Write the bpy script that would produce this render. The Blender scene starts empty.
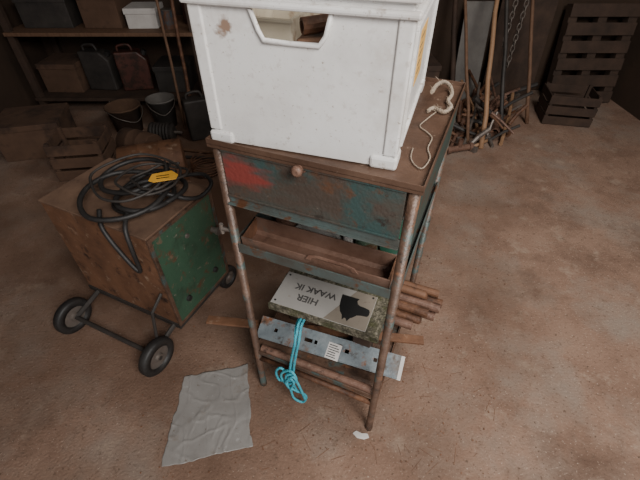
import bpy, bmesh, math, random
from mathutils import Vector, Matrix, noise
random.seed(7)
COL = bpy.context.scene.collection
PI = math.pi
R = math.radians
H = 1.4; TH = R(42); F = 390.0
cT, sT = math.cos(TH), math.sin(TH)
CAM = Vector((0, 0, H))
def ray(u, v): return Vector((u-320, F*cT-(v-240)*sT, -F*sT-(v-240)*cT))
def PZ(u, v, z):
    d = ray(u, v); return CAM + d*((z-H)/d.z)
A = R(-23); TO = Vector((-.2346, .7306, 0))
EX = Vector((math.cos(A), math.sin(A), 0)); EY = Vector((-math.sin(A), math.cos(A), 0))
def T(x, y, z): return TO + EX*x + EY*y + Vector((0, 0, z))
def Lc(p):
    d = p-TO; return Vector((d.dot(EX), d.dot(EY), p.z))
def PY(u, v, yl):
    d = ray(u, v); return CAM + d*((yl-(CAM-TO).dot(EY))/d.dot(EY))
W, D = .449, .525

# ---------------- materials
def mat(name, cols, scale=8, rough=.7, metal=0, bump=.25, bscale=80, spots=(), stretch=None, detail=6, bdist=.004, vor=None):
    m = bpy.data.materials.new(name); m.use_nodes = True
    nt = m.node_tree; N = nt.nodes; L = nt.links
    b = N['Principled BSDF']
    tc = N.new('ShaderNodeTexCoord'); src = tc.outputs['Object']
    if stretch:
        mp = N.new('ShaderNodeMapping'); mp.inputs['Scale'].default_value = stretch
        L.new(src, mp.inputs['Vector']); src = mp.outputs['Vector']
    n = N.new('ShaderNodeTexNoise'); n.inputs['Scale'].default_value = scale; n.inputs['Detail'].default_value = detail
    n.inputs['Roughness'].default_value = .65
    L.new(src, n.inputs['Vector'])
    r = N.new('ShaderNodeValToRGB'); L.new(n.outputs['Fac'], r.inputs['Fac'])
    e = r.color_ramp.elements
    k = len(cols)
    e[0].position = .3; e[0].color = (*cols[0], 1); e[1].position = .7; e[1].color = (*cols[-1], 1)
    for i in range(1, k-1):
        q = e.new(.3+.4*i/(k-1)); q.color = (*cols[i], 1)
    cur = r.outputs['Color']
    for i, (c, sc, lo, hi) in enumerate(spots):
        mp = N.new('ShaderNodeMapping'); mp.inputs['Location'].default_value = (3.7*i+1.3, 7.1*i, 2.9*i)
        L.new(tc.outputs['Object'], mp.inputs['Vector'])
        s = N.new('ShaderNodeTexNoise'); s.inputs['Scale'].default_value = sc; s.inputs['Detail'].default_value = 5
        s.inputs['Roughness'].default_value = .7
        L.new(mp.outputs['Vector'], s.inputs['Vector'])
        mr = N.new('ShaderNodeMapRange'); mr.inputs['From Min'].default_value = lo; mr.inputs['From Max'].default_value = hi
        L.new(s.outputs['Fac'], mr.inputs['Value'])
        mx = N.new('ShaderNodeMix'); mx.data_type = 'RGBA'
        L.new(mr.outputs['Result'], mx.inputs['Factor']); L.new(cur, mx.inputs[6]); mx.inputs[7].default_value = (*c, 1)
        cur = mx.outputs[2]
    L.new(cur, b.inputs['Base Color'])
    b.inputs['Roughness'].default_value = rough; b.inputs['Metallic'].default_value = metal
    if bump:
        bn = N.new('ShaderNodeTexNoise'); bn.inputs['Scale'].default_value = bscale; bn.inputs['Detail'].default_value = 4
        L.new(tc.outputs['Object'], bn.inputs['Vector'])
        bu = N.new('ShaderNodeBump'); bu.inputs['Strength'].default_value = bump; bu.inputs['Distance'].default_value = bdist
        L.new(bn.outputs['Fac'], bu.inputs['Height']); last = bu
        if vor:
            nz = N.new('ShaderNodeTexNoise'); nz.inputs['Scale'].default_value = 9; L.new(tc.outputs['Object'], nz.inputs['Vector'])
            mx = N.new('ShaderNodeMix'); mx.data_type = 'RGBA'; mx.inputs['Factor'].default_value = .12
            L.new(tc.outputs['Object'], mx.inputs[6]); L.new(nz.outputs['Color'], mx.inputs[7])
            vo = N.new('ShaderNodeTexVoronoi'); vo.inputs['Scale'].default_value = vor; vo.feature = 'F1'; L.new(mx.outputs[2], vo.inputs['Vector'])
            b2 = N.new('ShaderNodeBump'); b2.inputs['Strength'].default_value = .35; b2.inputs['Distance'].default_value = .006
            L.new(vo.outputs['Distance'], b2.inputs['Height']); L.new(bu.outputs['Normal'], b2.inputs['Normal']); last = b2
        L.new(last.outputs['Normal'], b.inputs['Normal'])
    return m
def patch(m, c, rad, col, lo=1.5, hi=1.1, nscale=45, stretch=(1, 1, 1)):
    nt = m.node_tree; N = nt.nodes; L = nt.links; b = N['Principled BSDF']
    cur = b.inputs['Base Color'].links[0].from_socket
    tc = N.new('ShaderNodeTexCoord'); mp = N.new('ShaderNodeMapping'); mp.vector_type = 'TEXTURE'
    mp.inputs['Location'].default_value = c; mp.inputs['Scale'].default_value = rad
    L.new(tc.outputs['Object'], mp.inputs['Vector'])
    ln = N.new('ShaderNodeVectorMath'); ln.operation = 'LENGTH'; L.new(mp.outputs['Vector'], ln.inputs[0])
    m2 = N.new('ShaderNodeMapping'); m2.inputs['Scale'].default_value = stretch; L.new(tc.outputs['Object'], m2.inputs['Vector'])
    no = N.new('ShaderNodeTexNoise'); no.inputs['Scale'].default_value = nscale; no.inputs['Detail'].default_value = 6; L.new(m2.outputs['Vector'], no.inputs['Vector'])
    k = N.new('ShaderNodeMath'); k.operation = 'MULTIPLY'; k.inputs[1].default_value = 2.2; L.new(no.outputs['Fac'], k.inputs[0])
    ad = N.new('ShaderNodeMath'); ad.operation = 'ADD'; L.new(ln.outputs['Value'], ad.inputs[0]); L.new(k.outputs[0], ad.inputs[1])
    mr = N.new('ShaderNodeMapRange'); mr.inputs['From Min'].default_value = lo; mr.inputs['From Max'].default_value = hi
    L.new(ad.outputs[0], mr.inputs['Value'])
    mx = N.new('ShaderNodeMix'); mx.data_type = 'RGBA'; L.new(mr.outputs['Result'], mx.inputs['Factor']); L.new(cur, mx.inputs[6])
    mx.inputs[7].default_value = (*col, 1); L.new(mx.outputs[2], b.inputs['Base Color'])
RUST = (.11, .048, .024); DKRUST = (.035, .018, .012); LRUST = (.22, .105, .055)
m_floor = mat('concrete_floor', [(.17, .10, .068), (.245, .15, .105), (.30, .195, .14)], 3.5, .85, 0, .8, 110,
              [((.25, .19, .15), 1.6, .48, .64), ((.12, .068, .045), 2.3, .55, .75), ((.48, .37, .29), 120, .60, .68), ((.08, .048, .03), 80, .58, .68), ((.35, .26, .195), 9, .57, .76), ((.13, .08, .053), 24, .58, .74)], detail=12)
patch(m_floor, (-.6, 2.0, 0), (1.3, 1.4, 1), (.10, .052, .03), lo=2.6, hi=1.2, nscale=3)  # shade of the far left floor, painted into the concrete colour
patch(m_floor, (.05, .95, 0), (.30, .26, 1), (.10, .06, .038), lo=2.2, hi=1.2, nscale=9)  # soft shade beneath the stand, painted into the floor colour
m_wall = mat('grimy_wall', [(.03, .018, .011), (.06, .034, .02)], 2, .9, 0, .4, 20)
m_ceil = mat('ceiling_boards', [(.03, .02, .015), (.05, .035, .025)], 2, .9)
m_frame = mat('rusty_frame', [(.045, .028, .02), (.105, .06, .04), (.17, .105, .072)], 16, .45, .15, .3, 160, [((.07, .095, .088), 9, .53, .60), ((.19, .085, .042), 24, .60, .68), ((.03, .02, .015), 40, .6, .7)])
m_top = mat('rusty_tabletop', [(.075, .042, .028), (.12, .068, .045), (.18, .11, .075)], 7, .42, .3, .25, 90, [((.30, .22, .165), 60, .62, .72), ((.06, .036, .025), 6, .54, .68)])
m_drawer = mat('worn_green_paint', [(.058, .042, .032), (.08, .062, .05), (.07, .082, .072)], 6, .45, .2, .35, 130,
               [((.045, .082, .078), 5, .45, .56), ((.115, .058, .034), 10, .54, .64), ((.03, .02, .016), 26, .59, .70), ((.20, .16, .13), 80, .66, .73)], stretch=(.7, 1, 2))
patch(m_drawer, (.07, .006, .95), (.085, .2, .045), (.24, .05, .042), lo=2.0, hi=1.45, nscale=22, stretch=(.5, 1, 2))
m_side = mat('side_panel_paint', [(.022, .045, .04), (.035, .065, .057), (.045, .06, .05)], 7, .5, .2, .3, 90, [((.07, .038, .025), 7, .55, .68)])
m_rail = mat('teal_grey_rail', [(.07, .065, .055), (.09, .125, .12)], 10, .5, .15, .3, 120, [(RUST, 12, .54, .62)])
m_rust = mat('brown_rust', [DKRUST, RUST, LRUST], 22, .65, .1, .5, 140)
m_rust2 = mat('pinkish_rust', [(.10, .052, .036), (.18, .098, .068), (.23, .14, .10)], 14, .55, .15, .5, 90, [(DKRUST, 20, .56, .68), ((.26, .18, .13), 50, .62, .7)])
m_trough = mat('trough_rust', [(.095, .05, .034), (.17, .095, .066), (.22, .135, .10)], 9, .45, .25, .3, 110, [(DKRUST, 10, .56, .70), ((.10, .10, .085), 8, .60, .70)])
m_white = mat('dirty_white_plastic', [(.58, .555, .53), (.73, .715, .69), (.78, .77, .755)], 4, .42, 0, .12, 60,
              [((.50, .45, .40), 5, .54, .76), ((.26, .18, .12), 20, .62, .72), ((.32, .25, .19), 110, .61, .70), ((.55, .51, .47), 40, .57, .7)])
patch(m_white, (.06, 0, .215), (.03, .3, .03), (.27, .18, .13), lo=1.75, hi=1.25, nscale=70)
m_blue = mat('bluish_galvanised', [(.10, .12, .135), (.17, .20, .215), (.24, .265, .275)], 14, .5, .2, .25, 90,
             [((.22, .09, .04), 16, .56, .66), ((.06, .045, .035), 30, .55, .68), ((.14, .11, .09), 9, .55, .7)])
m_cyan = mat('cyan_rope', [(.03, .30, .40), (.08, .50, .60)], 60, .6, 0, .6, 300)
m_hemp = mat('hemp_rope', [(.24, .18, .13), (.40, .33, .26)], 60, .9, 0, .8, 300)
m_sign = mat('pale_grey_plate', [(.35, .335, .31), (.42, .40, .375)], 8, .5, .1, .1, 60, [((.24, .19, .145), 30, .63, .74)])
m_cream = mat('tan_panel', [(.20, .17, .135), (.245, .21, .17)], 10, .5, 0, .1, 60, [((.14, .11, .08), 30, .64, .74)])
m_tub = mat('cream_tub', [(.46, .40, .30), (.54, .48, .38)], 16, .5, 0, .1, 60, [((.25, .16, .10), 14, .52, .66)])
m_ink = mat('black_ink', [(.008, .008, .008), (.013, .013, .013)], 20, .5, 0, 0)
m_print = mat('worn_grey_lettering', [(.05, .047, .045), (.10, .095, .09)], 60, .6, 0, 0)
m_stone = mat('mossy_stone', [(.03, .026, .018), (.10, .09, .06), (.27, .24, .18)], 60, .95, 0, 1, 150, [((.07, .07, .03), 16, .5, .62)], bdist=.01)
m_wood = mat('old_wood', [(.10, .05, .028), (.19, .105, .06)], 8, .75, 0, .3, 60, stretch=(6, 6, 1))
m_dwood = mat('dark_wood', [(.03, .018, .012), (.07, .04, .026)], 8, .8, 0, .3, 60)
m_pole = mat('ash_handle', [(.26, .14, .075), (.38, .23, .13)], 10, .6, 0, .2, 60)
m_green = mat('green_enamel', [(.04, .085, .052), (.055, .115, .07)], 5, .45, .1, .3, 60,
              [((.03, .045, .03), 5, .52, .70), ((.11, .06, .034), 12, .57, .66), ((.24, .21, .165), 40, .61, .69), ((.17, .115, .075), 24, .61, .70)])
m_orange = mat('rusty_orange_steel', [(.11, .052, .028), (.23, .11, .058)], 8, .65, .1, .3, 70, [((.32, .22, .15), 20, .58, .7), (DKRUST, 11, .56, .68)])
m_dust = mat('dusty_top', [(.10, .055, .034), (.18, .105, .066)], 9, .9, 0, .3, 60, [(DKRUST, 8, .55, .7)])
m_black = mat('black_rubber', [(.012, .011, .011), (.03, .027, .025)], 20, .55, 0, .2, 80)
m_yellow = mat('yellow_tag', [(.60, .30, .03), (.72, .38, .05)], 20, .5, 0, 0)
m_bag = mat('grey_plastic_bag', [(.22, .205, .19), (.265, .25, .235), (.30, .285, .27)], 7, .33, 0, .2, 45, [((.19, .15, .12), 9, .58, .78), ((.36, .345, .33), 26, .62, .7), ((.14, .10, .075), 50, .64, .72)], vor=9)
m_rag = mat('grey_cloth', [(.25, .24, .22), (.36, .345, .32)], 9, .9, 0, .3, 90)
m_grey = mat('grey_plastic', [(.11, .10, .09), (.17, .155, .14)], 8, .6)
m_dgrey = mat('dark_grey_steel', [(.025, .022, .02), (.055, .046, .04)], 10, .6, .1)
m_card = mat('brown_cardboard', [(.075, .04, .024), (.12, .066, .04)], 6, .9, 0, .3, 60, [((.035, .02, .014), 5, .48, .66)])
m_sack = mat('brown_sacking', [(.07, .036, .02), (.12, .068, .04)], 9, .95, 0, .6, 200)
m_paper = mat('label_paper', [(.52, .49, .46), (.62, .59, .56)], 20, .6, 0, 0)
m_glass = mat('green_glass', [(.02, .07, .045), (.035, .10, .065)], 6, .15, 0, 0)
m_steel = mat('dull_steel', [(.13, .105, .09), (.22, .19, .165)], 20, .45, .4, .2, 80)
m_osticker = mat('orange_yellow_sticker', [(.62, .34, .08), (.76, .47, .15)], 30, .6, 0, 0)
m_tinb = mat('faded_blue_tin', [(.04, .055, .07), (.075, .09, .10)], 9, .5, .1, .2, 80, [(RUST, 14, .46, .58)])
m_ting = mat('greenish_tin', [(.11, .17, .115), (.17, .24, .165)], 9, .5, .1, .2, 80, [(RUST, 14, .54, .64)])
m_tinr = mat('faded_red_tin', [(.07, .025, .018), (.11, .04, .028)], 9, .5, .1, .2, 80, [(DKRUST, 14, .46, .58)])

# ---------------- geometry
def smooth_pts(pts, n=6, closed=False):
    P = [Vector(p) for p in pts]; out = []; k = len(P)
    rng = range(k if closed else k-1)
    for i in rng:
        if closed: a, b, c, d = P[(i-1) % k], P[i], P[(i+1) % k], P[(i+2) % k]
        else: a, b, c, d = P[max(i-1, 0)], P[i], P[i+1], P[min(i+2, k-1)]
        for j in range(n):
            t = j/n
            out.append(.5*((2*b)+(c-a)*t+(2*a-5*b+4*c-d)*t*t+(3*b-a-3*c+d)*t**3))
    if not closed: out.append(P[-1])
    return out
def frames(P):
    k = len(P); prev = None; out = []
    for i in range(k):
        t = P[min(i+1, k-1)]-P[max(i-1, 0)]
        if t.length < 1e-9: t = Vector((0, 0, 1))
        t.normalize()
        a = t.orthogonal().normalized() if prev is None else (prev-t*prev.dot(t))
        if a.length < 1e-6: a = t.orthogonal()
        a.normalize(); prev = a; out.append((a.copy(), t.cross(a)))
    return out
class MB:
    def __init__(s): s.bm = bmesh.new()
    def box(s, a, b, M=None):
        (x0, y0, z0), (x1, y1, z1) = a, b
        vs = [s.bm.verts.new(Vector(p) if M is None else M @ Vector(p)) for p in
              [(x0, y0, z0), (x1, y0, z0), (x1, y1, z0), (x0, y1, z0), (x0, y0, z1), (x1, y0, z1), (x1, y1, z1), (x0, y1, z1)]]
        for f in [(0, 3, 2, 1), (4, 5, 6, 7), (0, 1, 5, 4), (1, 2, 6, 5), (2, 3, 7, 6), (3, 0, 4, 7)]:
            s.bm.faces.new([vs[i] for i in f])
        return s
    def prism(s, pts, z0, z1, M=None):
        M = M or Matrix()
        lo = [s.bm.verts.new(M @ Vector((p[0], p[1], z0))) for p in pts]
        hi = [s.bm.verts.new(M @ Vector((p[0], p[1], z1))) for p in pts]
        n = len(pts)
        s.bm.faces.new(lo[::-1]); s.bm.faces.new(hi)
        for i in range(n):
            s.bm.faces.new([lo[i], lo[(i+1) % n], hi[(i+1) % n], hi[i]])
        return s
    def tube(s, pts, r, n=8, closed=False, rough=0, ri=None):
        P = [Vector(p) for p in pts]; k = len(P)
        if closed: fr = frames(P+[P[0]])[:k]
        else: fr = frames(P)
        def rings(rad):
            out = []
            for i in range(k):
                a, b = fr[i]; rr = rad(i/(k-1)) if callable(rad) else rad
                if rough: rr *= 1+random.uniform(-rough, rough)
                out.append([s.bm.verts.new(P[i]+a*math.cos(q*2*PI/n)*rr+b*math.sin(q*2*PI/n)*rr) for q in range(n)])
            return out
        def skin(rg):
            for i in range(k if closed else k-1):
                A_, B_ = rg[i], rg[(i+1) % k]
                for q in range(n): s.bm.faces.new([A_[q], A_[(q+1) % n], B_[(q+1) % n], B_[q]])
        o = rings(r); skin(o)
        if ri:
            i_ = rings(ri); skin(i_)
            for e in (0, -1):
                for q in range(n): s.bm.faces.new([o[e][q], o[e][(q+1) % n], i_[e][(q+1) % n], i_[e][q]])
        elif not closed:
            s.bm.faces.new(o[0][::-1]); s.bm.faces.new(o[-1])
        return s
    def twist(s, pts, r, turns, k=3, off=.55, th=.58):
        P = [Vector(p) for p in pts]; fr = frames(P); n = len(P)
        for j in range(k):
            Q = []
            for i in range(n):
                a_ = 2*PI*(turns*i/(n-1)+j/k); a, b = fr[i]
                Q.append(P[i]+(a*math.cos(a_)+b*math.sin(a_))*r*off)
            s.tube(Q, r*th, 6)
        return s
    def lathe(s, prof, M=None, n=24):
        M = M or Matrix(); rings = []
        for r, z in prof:
            if r < 1e-6: rings.append([s.bm.verts.new(M @ Vector((0, 0, z)))])
            else: rings.append([s.bm.verts.new(M @ Vector((r*math.cos(q*2*PI/n), r*math.sin(q*2*PI/n), z))) for q in range(n)])
        for a, b in zip(rings, rings[1:]):
            for q in range(n):
                q2 = (q+1) % n
                if len(a) == 1 and len(b) == 1: continue
                if len(a) == 1: s.bm.faces.new([a[0], b[q2], b[q]])
                elif len(b) == 1: s.bm.faces.new([a[q], a[q2], b[0]])
                else: s.bm.faces.new([a[q], a[q2], b[q2], b[q]])
        return s
    def obj(s, name, m, parent=None, loc=(0, 0, 0), rot=(0, 0, 0), origin=None, bevel=0, smooth=False):
        bmesh.ops.recalc_face_normals(s.bm, faces=s.bm.faces)
        if origin is not None:
            o_ = Vector(origin); bmesh.ops.translate(s.bm, vec=-o_, verts=s.bm.verts); loc = o_
        me = bpy.data.meshes.new(name); s.bm.to_mesh(me); s.bm.free()
        me.materials.append(m)
        if smooth:
            for p in me.polygons: p.use_smooth = len(p.vertices) == 4
        o = bpy.data.objects.new(name, me); COL.objects.link(o)
        o.location = loc; o.rotation_euler = rot
        if parent: o.parent = parent
        if bevel:
            b = o.modifiers.new('bevel', 'BEVEL'); b.width = bevel; b.segments = 2; b.limit_method = 'ANGLE'
        return o
def tag(o, label, cat, group=None):
    o['label'] = label; o['category'] = cat
    if group: o['group'] = group
    return o
def thing(name, label, cat, loc=(0, 0, 0), rotz=0, group=None):
    o = bpy.data.objects.new(name, None); COL.objects.link(o); o.empty_display_size = .05
    o.location = loc; o.rotation_euler = (0, 0, rotz)
    return tag(o, label, cat, group)
def struct(o): o['kind'] = 'structure'; return o
def text_obj(name, body, size, m, parent, M, extr=.0004):
    cu = bpy.data.curves.new(name+'_c', 'FONT'); cu.body = body; cu.size = size; cu.extrude = extr
    cu.align_x = 'CENTER'; cu.align_y = 'CENTER'; cu.offset = size*.02
    to = bpy.data.objects.new('tmp', cu); COL.objects.link(to)
    bpy.context.view_layer.update()
    me = bpy.data.meshes.new_from_object(to.evaluated_get(bpy.context.evaluated_depsgraph_get()))
    bpy.data.objects.remove(to); bpy.data.curves.remove(cu)
    me.transform(M); me.materials.clear(); me.materials.append(m)
    o = bpy.data.objects.new(name, me); COL.objects.link(o); o.parent = parent
    return o
def Mt(loc, rx=0, ry=0, rz=0):
    return Matrix.Translation(loc) @ Matrix.Rotation(rz, 4, 'Z') @ Matrix.Rotation(ry, 4, 'Y') @ Matrix.Rotation(rx, 4, 'X')

# ---------------- room
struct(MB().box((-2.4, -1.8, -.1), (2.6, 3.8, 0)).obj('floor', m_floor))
struct(MB().box((-2.4, 3.65, 0), (2.6, 3.8, 2.7)).obj('wall_back', m_wall))
struct(MB().box((-2.5, -1.8, 0), (-2.4, 3.8, 2.7)).obj('wall_left', m_wall))
struct(MB().box((2.6, -1.8, 0), (2.7, 3.8, 2.7)).obj('wall_right', m_wall))
struct(MB().box((-2.5, -1.8, 2.7), (2.7, 3.8, 2.8)).obj('ceiling', m_ceil))

# ---------------- table
tb = thing('workshop_stand', 'tall rusty steel workshop stand with worn green drawer and two lower shelves', 'table', TO, A)
ZT = 1.012
mb = MB().box((0, 0, 1.009), (W, D, ZT))
mb.box((0, 0, 1.003), (W, .002, 1.022)); mb.box((0, D-.002, 1.003), (W, D, 1.022))
mb.box((0, .002, 1.003), (.002, D-.002, 1.022)); mb.box((W-.002, .002, 1.003), (W, D-.002, 1.022))
mb.obj('tabletop', m_top, tb, bevel=.0006)
LR = .0115; LO = .0155
for (x, y) in [(LO, LO), (W-LO, LO), (LO, D-LO), (W-LO, D-LO)]:
    MB().tube([(x, y, 0), (x, y, .012), (x, y, .013), (x, y, 1.0085)], lambda t_: LR*1.1 if t_ < .5 else LR, 20).obj('leg', m_frame, tb, smooth=True)
dr = MB()
dr.box((.029, .006, .885), (.420, .010, 1.004))
dr.box((.029, .002, .998), (.420, .006, 1.004)); dr.box((.029, .002, .885), (.420, .006, .890))
dr.box((.036, .010, .889), (.039, .45, .975)); dr.box((.410, .010, .889), (.413, .45, .975))
dr.box((.039, .447, .889), (.410, .45, .975)); dr.box((.039, .010, .889), (.410, .447, .892))
dro = dr.obj('drawer', m_drawer, tb, bevel=.0008)
kp = Lc(PY(297, 171, -.01))
MB().lathe([(0, -.004), (.013, -.004), (.0135, 0), (.008, .001), (.007, .010), (.011, .012), (.012, .016), (.011, .021), (.006, .024), (0, .024)],
           Mt((kp.x, .005, kp.z), rx=R(90)), 12).obj('knob', m_rust2, dro, smooth=True)['label'] = 'round rusty drawer knob'
MB().box((.026, .008, .862), (.423, .014, .882)).box((.026, -.001, .862), (.423, .008, .865)).obj('front_rail', m_rail, tb, bevel=.0008)
for x0, x1 in [(.004, .0075), (W-.0075, W-.004)]:
    MB().box((x0, .0275, .862), (x1, D-.0275, 1.003)).obj('side_panel', m_side, tb, bevel=.0008)
MB().box((.0275, D-.0155, .862), (W-.0275, D-.012, 1.003)).obj('back_panel', m_side, tb)
def shelf(z, hf, m):
    mb = MB().box((.028, .010, z), (W-.028, D-.010, z+.003)).box((.010, .028, z), (.028, D-.028, z+.003)).box((W-.028, .028, z), (W-.010, D-.028, z+.003))
    mb.box((.026, .0065, z-.004), (W-.026, .010, z+hf)); mb.box((.026, D-.010, z), (W-.026, D-.0065, z+hf))
    mb.box((.0065, .028, z), (.010, D-.028, z+hf*.8)); mb.box((W-.010, .028, z), (W-.0065, D-.028, z+hf*.8))
    return mb.obj('shelf', m, tb, bevel=.0008)
shelf(.708, .026, m_rail)
shelf(.226, .016, m_frame)
MB().tube([(LO+.008, LO, .185), (W-LO-.008, LO, .180)], .009, 14).obj('cross_bar', m_rust, tb, smooth=True)
for x in (LO, W-LO):
    MB().tube([(x, LO+.008, .185), (x, D-LO-.008, .185)], .009, 14).obj('cross_bar', m_rust, tb, smooth=True)
MB().tube([(.008, .015, .765), (-.018, .012, .765)], .0055, 6).tube([(-.018, .012, .750), (-.02, .012, .765), (-.018, .012, .780)], .0055, 6).obj('wing_bolt', m_steel, tb)

# ---------------- white crate
CR = A+R(5)
CL = T(.012, .016, ZT)
cr = thing('plastic_crate', 'large dirty white plastic crate standing on the stand', 'crate', CL, CR)
CW, CD, CH = .371, .425, .33
t = .004; ZL = .252; HB = .202
hole = [(.247, ZL), (.238, HB+.014), (.228, HB), (.132, HB), (.124, HB+.014), (.110, ZL)]
wall = [(0.004, .002), (CW-.004, .002), (CW, ZL)]+hole+[(0, ZL)]
bd = MB().prism(wall, 0, t, Matrix.Translation((0, t, 0)) @ Matrix.Rotation(R(90), 4, 'X'))
bd.prism(wall, 0, t, Matrix.Translation((0, CD, 0)) @ Matrix.Rotation(R(90), 4, 'X'))
for x0 in (0, CW-t):
    bd.box((x0, t, .002), (x0+t, CD-t, ZL))
bd.box((.004, .004, .002), (CW-.004, CD-.004, .008))
for (a, b) in [((.002, .002), (CW-.002, .005)), ((.002, CD-.005), (CW-.002, CD-.002)), ((.002, .005), (.005, CD-.005)), ((CW-.005, .005), (CW-.002, CD-.005))]:
    bd.box((a[0], a[1], ZL), (b[0], b[1], CH))
bd.obj('body', m_white, cr, bevel=.0025)
def ring(z0, z1, o, i=.0):
    mb = MB()
    mb.box((-o, -o, z0), (CW+o, i, z1)); mb.box((-o, CD-i, z0), (CW+o, CD+o, z1))
    mb.box((-o, i, z0), (i, CD-i, z1)); mb.box((CW-i, i, z0), (CW+o, CD-i, z1)); return mb
ring(ZL-.003, ZL+.008, .011, .004).obj('ledge', m_white, cr, bevel=.004)
ring(ZL+.018, ZL+.025, .008, .004).obj('ledge', m_white, cr, bevel=.002)
ring(ZL+.038, ZL+.045, .008, .004).obj('ledge', m_white, cr, bevel=.002)
ring(CH-.006, CH+.004, .012, .004).obj('rim', m_white, cr, bevel=.003)
for (x, y) in [(0, 0), (CW, 0), (0, CD), (CW, CD)]:
    sx = 1 if x == 0 else -1; sy = 1 if y == 0 else -1
    e = .0038
    pl = [(x-sx*e*.3, y-sy*e), (x+sx*.02, y-sy*e), (x+sx*.023, y), (x, y), (x, y+sy*.023), (x-sx*e, y+sy*.02), (x-sx*e, y-sy*e*.3)]
    MB().prism(pl, .028, ZL-.003).obj('corner_rib', m_white, cr, bevel=.0016)
    f = MB(); xa, xb = sorted((x-sx*.006, x+sx*.045)); ya, yb = sorted((y-sy*.006, y+sy*.045))
    f.box((xa, ya, 0), (xb, yb, .024)); f.obj('foot', m_white, cr, bevel=.005)
lp = [(.110, -.001, ZL-.003), (.123, -.002, HB+.015), (.132, -.002, HB), (.180, -.002, HB-.001), (.228, -.002, HB), (.239, -.002, HB+.015), (.247, -.001, ZL-.003)]
MB().tube(lp, .0045, 8, rough=.12).obj('handle_lip', m_white, cr, smooth=True)
sf = MB()
sf.box((CW, .035, .03), (CW+.007, CD-.035, .038)); sf.box((CW, .035, .225), (CW+.007, CD-.035, .233))
sf.box((CW, .035, .038), (CW+.007, .043, .225)); sf.box((CW, CD-.043, .038), (CW+.007, CD-.035, .225))
sf.obj('side_frame', m_white, cr, bevel=.0012)
stk = MB().box((CW+.0002, .15, .10), (CW+.0012, .25, .20)).obj('sticker', m_osticker, cr)
ln = MB()
for i in range(5):
    ln.box((CW+.0012, .160, .184-i*.016), (CW+.0016, .160+random.uniform(.04, .07), .1865-i*.016))
ln.obj('print', m_print, stk)
def CRw(x, y, z): return Matrix.Translation(CL) @ Matrix.Rotation(CR, 4, 'Z') @ Vector((x, y, z))
tubx = MB()
tubx.box((0, 0, 0), (.13, .22, .004)); tubx.box((0, 0, .004), (.13, .004, .215)); tubx.box((0, .216, .004), (.13, .22, .215))
tubx.box((0, .004, .004), (.004, .216, .215)); tubx.box((.126, .004, .004), (.13, .216, .215))
tubx.box((-.006, -.006, .209), (.136, 0, .215)); tubx.box((-.006, .22, .209), (.136, .226, .215))
tag(tubx.obj('tub', m_tub, None, CRw(.03, .05, .009), (0, 0, CR), bevel=.002), 'cream tub standing inside the white crate behind its handle hole', 'container')
tag(MB().box((0, 0, 0), (.15, .09, .19)).obj('wood_block', m_wood, None, CRw(.175, .03, .009), (0, 0, CR+R(4)), bevel=.004), 'brown dirty wooden block inside the white crate', 'wood block')
tag(MB().tube([(0, 0, 0), (.16, .12, .01)], .014, 12, ri=.010).obj('pipe', m_rust, None, CRw(.18, .05, .215), (0, 0, CR)), 'rusty pipe on the wooden block inside the white crate', 'pipe')

# ---------------- ropes on the tabletop
z0 = ZT
rp = [PZ(432, 92, z0+.06), PZ(437, 85, z0+.05), PZ(444, 82, z0+.03), PZ(450, 86, z0+.012), PZ(452, 94, z0+.006), PZ(448, 101, z0+.006), PZ(451, 107, z0+.006), PZ(444, 112, z0+.006), PZ(434, 108, z0+.006), PZ(428, 111, z0+.006)]
rb = MB().twist(smooth_pts(rp, 10), .0048, 15, 3, .38, .72)
random.seed(3)
for k in range(30):
    p0 = Vector(random.choice(smooth_pts(rp, 10))); d_ = Vector((random.uniform(-1, 1), random.uniform(-1, 1), random.uniform(0, .8)))*.014
    rb.tube([p0, p0+d_*.5+Vector((0, 0, .002)), p0+d_], .0006, 4)
tag(rb.obj('rope', m_hemp, origin=PZ(440, 100, z0), smooth=True),
    'loose frayed dirty rope end on the tabletop behind the white crate', 'rope')
edge = lambda u, v, dz=0: PZ(u, v, z0+dz)
sp = [edge(436, 112, .004), edge(427, 119, .003), edge(420, 126, .003), edge(427, 132, .003), edge(432, 138, .003), edge(428, 148, .003), edge(430, 158, .003), edge(423, 168, .003), edge(416, 166, .003), edge(411, 158, .003), edge(413, 148, .003)]
tag(MB().twist(smooth_pts(sp, 10), .0015, 24, 2, .4, .7).obj('string', m_hemp, origin=PZ(422, 145, z0), smooth=True),
    'thin string lying flat on the tabletop beside the white crate', 'string')

# ---------------- upper shelf contents
zs = .711
Mx = Matrix(((0, 0, 1, 0), (-1, 0, 0, 0), (0, 1, 0, 0), (0, 0, 0, 1)))
tr = thing('steel_trough', 'long rusty steel trough with small front handle on the upper shelf', 'trough', T(.032, .052, zs), A+R(.3))
prof = [(.036, .040), (.034, .012), (.026, .002), (.012, 0), (-.026, 0), (-.036, .008), (-.041, .050), (-.038, .050), (-.0335, .011), (-.025, .003), (.012, .003), (.024, .005), (.031, .014), (.0325, .040)]
MB().prism(prof, 0, .384, Mx).obj('trough_body', m_trough, tr, bevel=.0005)
ep = [(.033, .038), (.031, .012), (.012, .001), (-.025, .001), (-.035, .009), (-.039, .048)]
MB().prism(ep, .0, .003, Matrix.Translation((.001, 0, 0)) @ Mx).obj('end_plate', m_rust, tr)
MB().prism(ep, .0, .003, Matrix.Translation((.379, 0, 0)) @ Mx).obj('end_plate', m_rust, tr)
MB().prism([(.178, .034), (.186, .048), (.205, .054), (.275, .054), (.300, .048), (.312, .034), (.298, .034), (.290, .042), (.272, .046), (.208, .046), (.196, .042), (.192, .034)], 0, .004, Matrix.Translation((0, -.036, 0)) @ Matrix.Rotation(R(90), 4, 'X')).obj('handle', m_rust2, tr, bevel=.001)
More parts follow.
